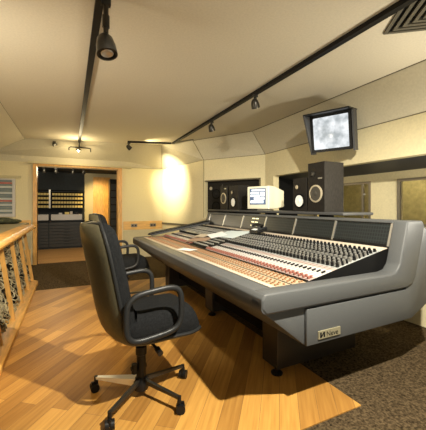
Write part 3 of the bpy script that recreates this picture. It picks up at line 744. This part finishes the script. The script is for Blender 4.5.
# cloth bundle on the rack top
cbm = MB()
for (x, y, z, rx, ry, rz_) in ((-1.04, 6.15, 1.0, .20, .16, .055), (-.90, 6.2, .985, .14, .14, .042), (-1.2, 6.1, 1.0, .14, .16, .055)):
    cbm.lathe([(0, -1), (.6, -.8), (.95, -.3), (1, 0), (.9, .4), (.5, .85), (0, 1)], T(x, y, z) @ Matrix.Diagonal((rx, ry, rz_, 1)), 16)
tag(cbm.build('folded_blanket', M['cloth'], smooth=True), 'crumpled dark green cloth lying on top of the patch rack below the striped blind', 'blanket')
# striped blind in white frame on the far wall left
bl = thing('window_blind', 'striped blue-grey and red blind in a white frame, left of the doorway', 'blind', (-1.36, 7.36, 1.03))
fx0, fx1, fz0, fz1 = -.38, .34, 0, .78
MB().box(fx1 - .05, fx1, -.03, .03, fz0, fz1).box(fx0, fx0 + .05, -.03, .03, fz0, fz1).box(fx0 + .05, fx1 - .05, -.03, .03, fz0, fz0 + .06).box(fx0 + .05, fx1 - .05, -.03, .03, fz1 - .03, fz1).build('frame', M['white'], bl)
cols = {'g': mat('slat_blue_grey', (.16, .2, .21), .6), 'r': mat('slat_red', (.42, .12, .1), .6), 'p': mat('slat_pale', (.5, .52, .5), .6)}
seq = 'gpggpgrpggpggpgrg'
for i, c_ in enumerate(seq):
    z = fz0 + .065 + i * .0405
    MB().box(fx0 + .05, fx1 - .05, -.012, .012, z, z + .034).build('slat', cols[c_], bl)
struct(MB().box(-1.75, -.92, 7.375, 7.40, 1.83, 1.88).build('trim_blind_head', M['lower']))

# wall sockets on the dado
for x in (1.40, 1.86):
    k = thing('wall_socket', 'metal double socket plate on the wood dado strip, %s' % ('nearer the doorway' if x < 1.6 else 'nearer the console'), 'socket', (x, 7.375, .78), 0, None)
    MB().box(-.075, .075, -.012, 0, -.04, .04, bev=.004).build('plate', M['sock'], k)
    for s in (-.035, .035): MB().cyl((s, -.012, 0), (s, -.020, 0), .018).build('outlet', M['black'], k)

# ------------------------------------------------------------------ back room furniture
cab = thing('equipment_cabinet', 'dark cabinet with many shallow drawers in the room beyond the doorway', 'cabinet', (-.25, 10.1, 0))
MB().box(-.95, .64, -.22, .35, 0, .80).build('body', M['blue'], cab)
for i in range(8):
    z = .06 + i * .09
    for x0, x1 in ((-.93, -.32), (-.29, .62)):
        dr = MB().box(x0, x1, -.245, -.22, z, z + .078).build('drawer', M['greyd'], cab)
        MB().box((x0 + x1) / 2 - .08, (x0 + x1) / 2 + .08, -.255, -.245, z + .05, z + .06).build('drawer_handle', M['black'], dr)
MB().box(-.97, .66, -.27, .35, .80, .83).build('top', M['black'], cab)
for n_, (x0, x1, lb) in enumerate(((-.98, -.56, 'short white box bench unit at the left on the back room cabinet'), (-.50, .33, 'long white box bench unit across the back room cabinet'))):
    o = tag(MB().box(x0, x1, 9.86, 10.15, .832, 1.0, bev=.01).build('desk_unit', M['white']), lb, 'desk unit')
for i, x in enumerate((-.30, -.14, .0, .14)):
    o = MB().box(x, x + (.09, .12, .07, .10)[i], 9.9, 10.0, 1.0, 1.0 + (.05, .07, .09, .06)[i], bev=.006).build('small_box', (M['white'], M['yellow'], M['cream'], M['black'])[i])
    tag(o, ('small white box at the left end of the long white unit', 'small yellow box on the long white unit', 'small cream box next to the yellow box on the long white unit', 'small black box at the right on the long white unit')[i], 'box')
rc = thing('tape_rack', 'wall rack with four rows of yellow labelled cartridges beyond the doorway', 'rack', (-.25, 10.35, 1.22))
MB().box(-.95, .64, 0, .04, -.04, .52).build('backboard', M['blackmat'], rc)
for i in range(5):
    MB().box(-.95, .64, -.12, 0, -.04 + i * .125, -.02 + i * .125).build('shelf', M['blue'], rc)
MB().box(-.32, -.28, -.13, .0, -.04, .52).build('divider', M['alu'], rc)
tp = []
for i in range(4):
    for j in range(20):
        x = -.93 + j * .0775
        if -.375 < x < -.28: continue
        tp.append((x, i))
meT = None
for x, i in tp:
    z = 1.22 - .02 + i * .125
    if meT is None:
        meT = bpy.data.meshes.new('tape_cartridge'); bb = MB().box(0, .062, -.09, -.005, 0, .065); bb.bm.to_mesh(meT); bb.bm.free(); meT.materials.append(M['yellow'])
    o = bpy.data.objects.new('tape_cartridge', meT); C.objects.link(o); o.location = (-.25 + x, 10.35, z)
    tag(o, 'yellow labelled tape cartridge standing in the rack beyond the doorway', 'tape cartridge', 'tape cartridges in the back room rack')
bt = track('short ceiling track in the dark room beyond the doorway', (-1.0, 9.0, CZ), (1.6, 9.0, CZ))
bt.location.z = -.352
for i, x in enumerate((-.62, -.34, .08, .34)):
    s_ = spot('%s small black spotlight on the track beyond the doorway' % ('leftmost', 'second from left', 'third from left', 'rightmost')[i], (x, 9.0, CZ - .388), (-.1 + .2 * (i % 2), .3, -.6), .85, .08)
lamp('back_room_lamp', 'SPOT', (.62, 9.1, 2.15), 150, (1, .72, .30), (.88, 10.3, 1.3), spot_size=1.2, spot_blend=.9, shadow_soft_size=.03)
lamp('back_room_fill', 'POINT', (-.3, 8.4, 2.1), 40, (1, .85, .6), shadow_soft_size=.1)
er = thing('equipment_rack', 'tall narrow black equipment rack at the right inside the doorway', 'rack', (1.09, 9.0, 0))
MB().box(-.08, .30, -.2, .2, 0, 2.0).build('housing', M['black'], er)
for i in range(7): MB().box(-.06, .28, -.212, -.2, .5 + i * .2, .5 + i * .2 + .17).build('module', M['greyd'], er)

# unseen fill added to brighten the studio room beyond the glass
lamp('studio_room_fill', 'POINT', (4.6, 2.9, 2.1), 45, (1, .82, .45), shadow_soft_size=.1)
lamp('recess_fill', 'SPOT', (3.55, .3, 1.6), 110, (1, .88, .6), (3.9, 2.6, 1.3), spot_size=1.6)  # unseen fill added to brighten the back of the recess
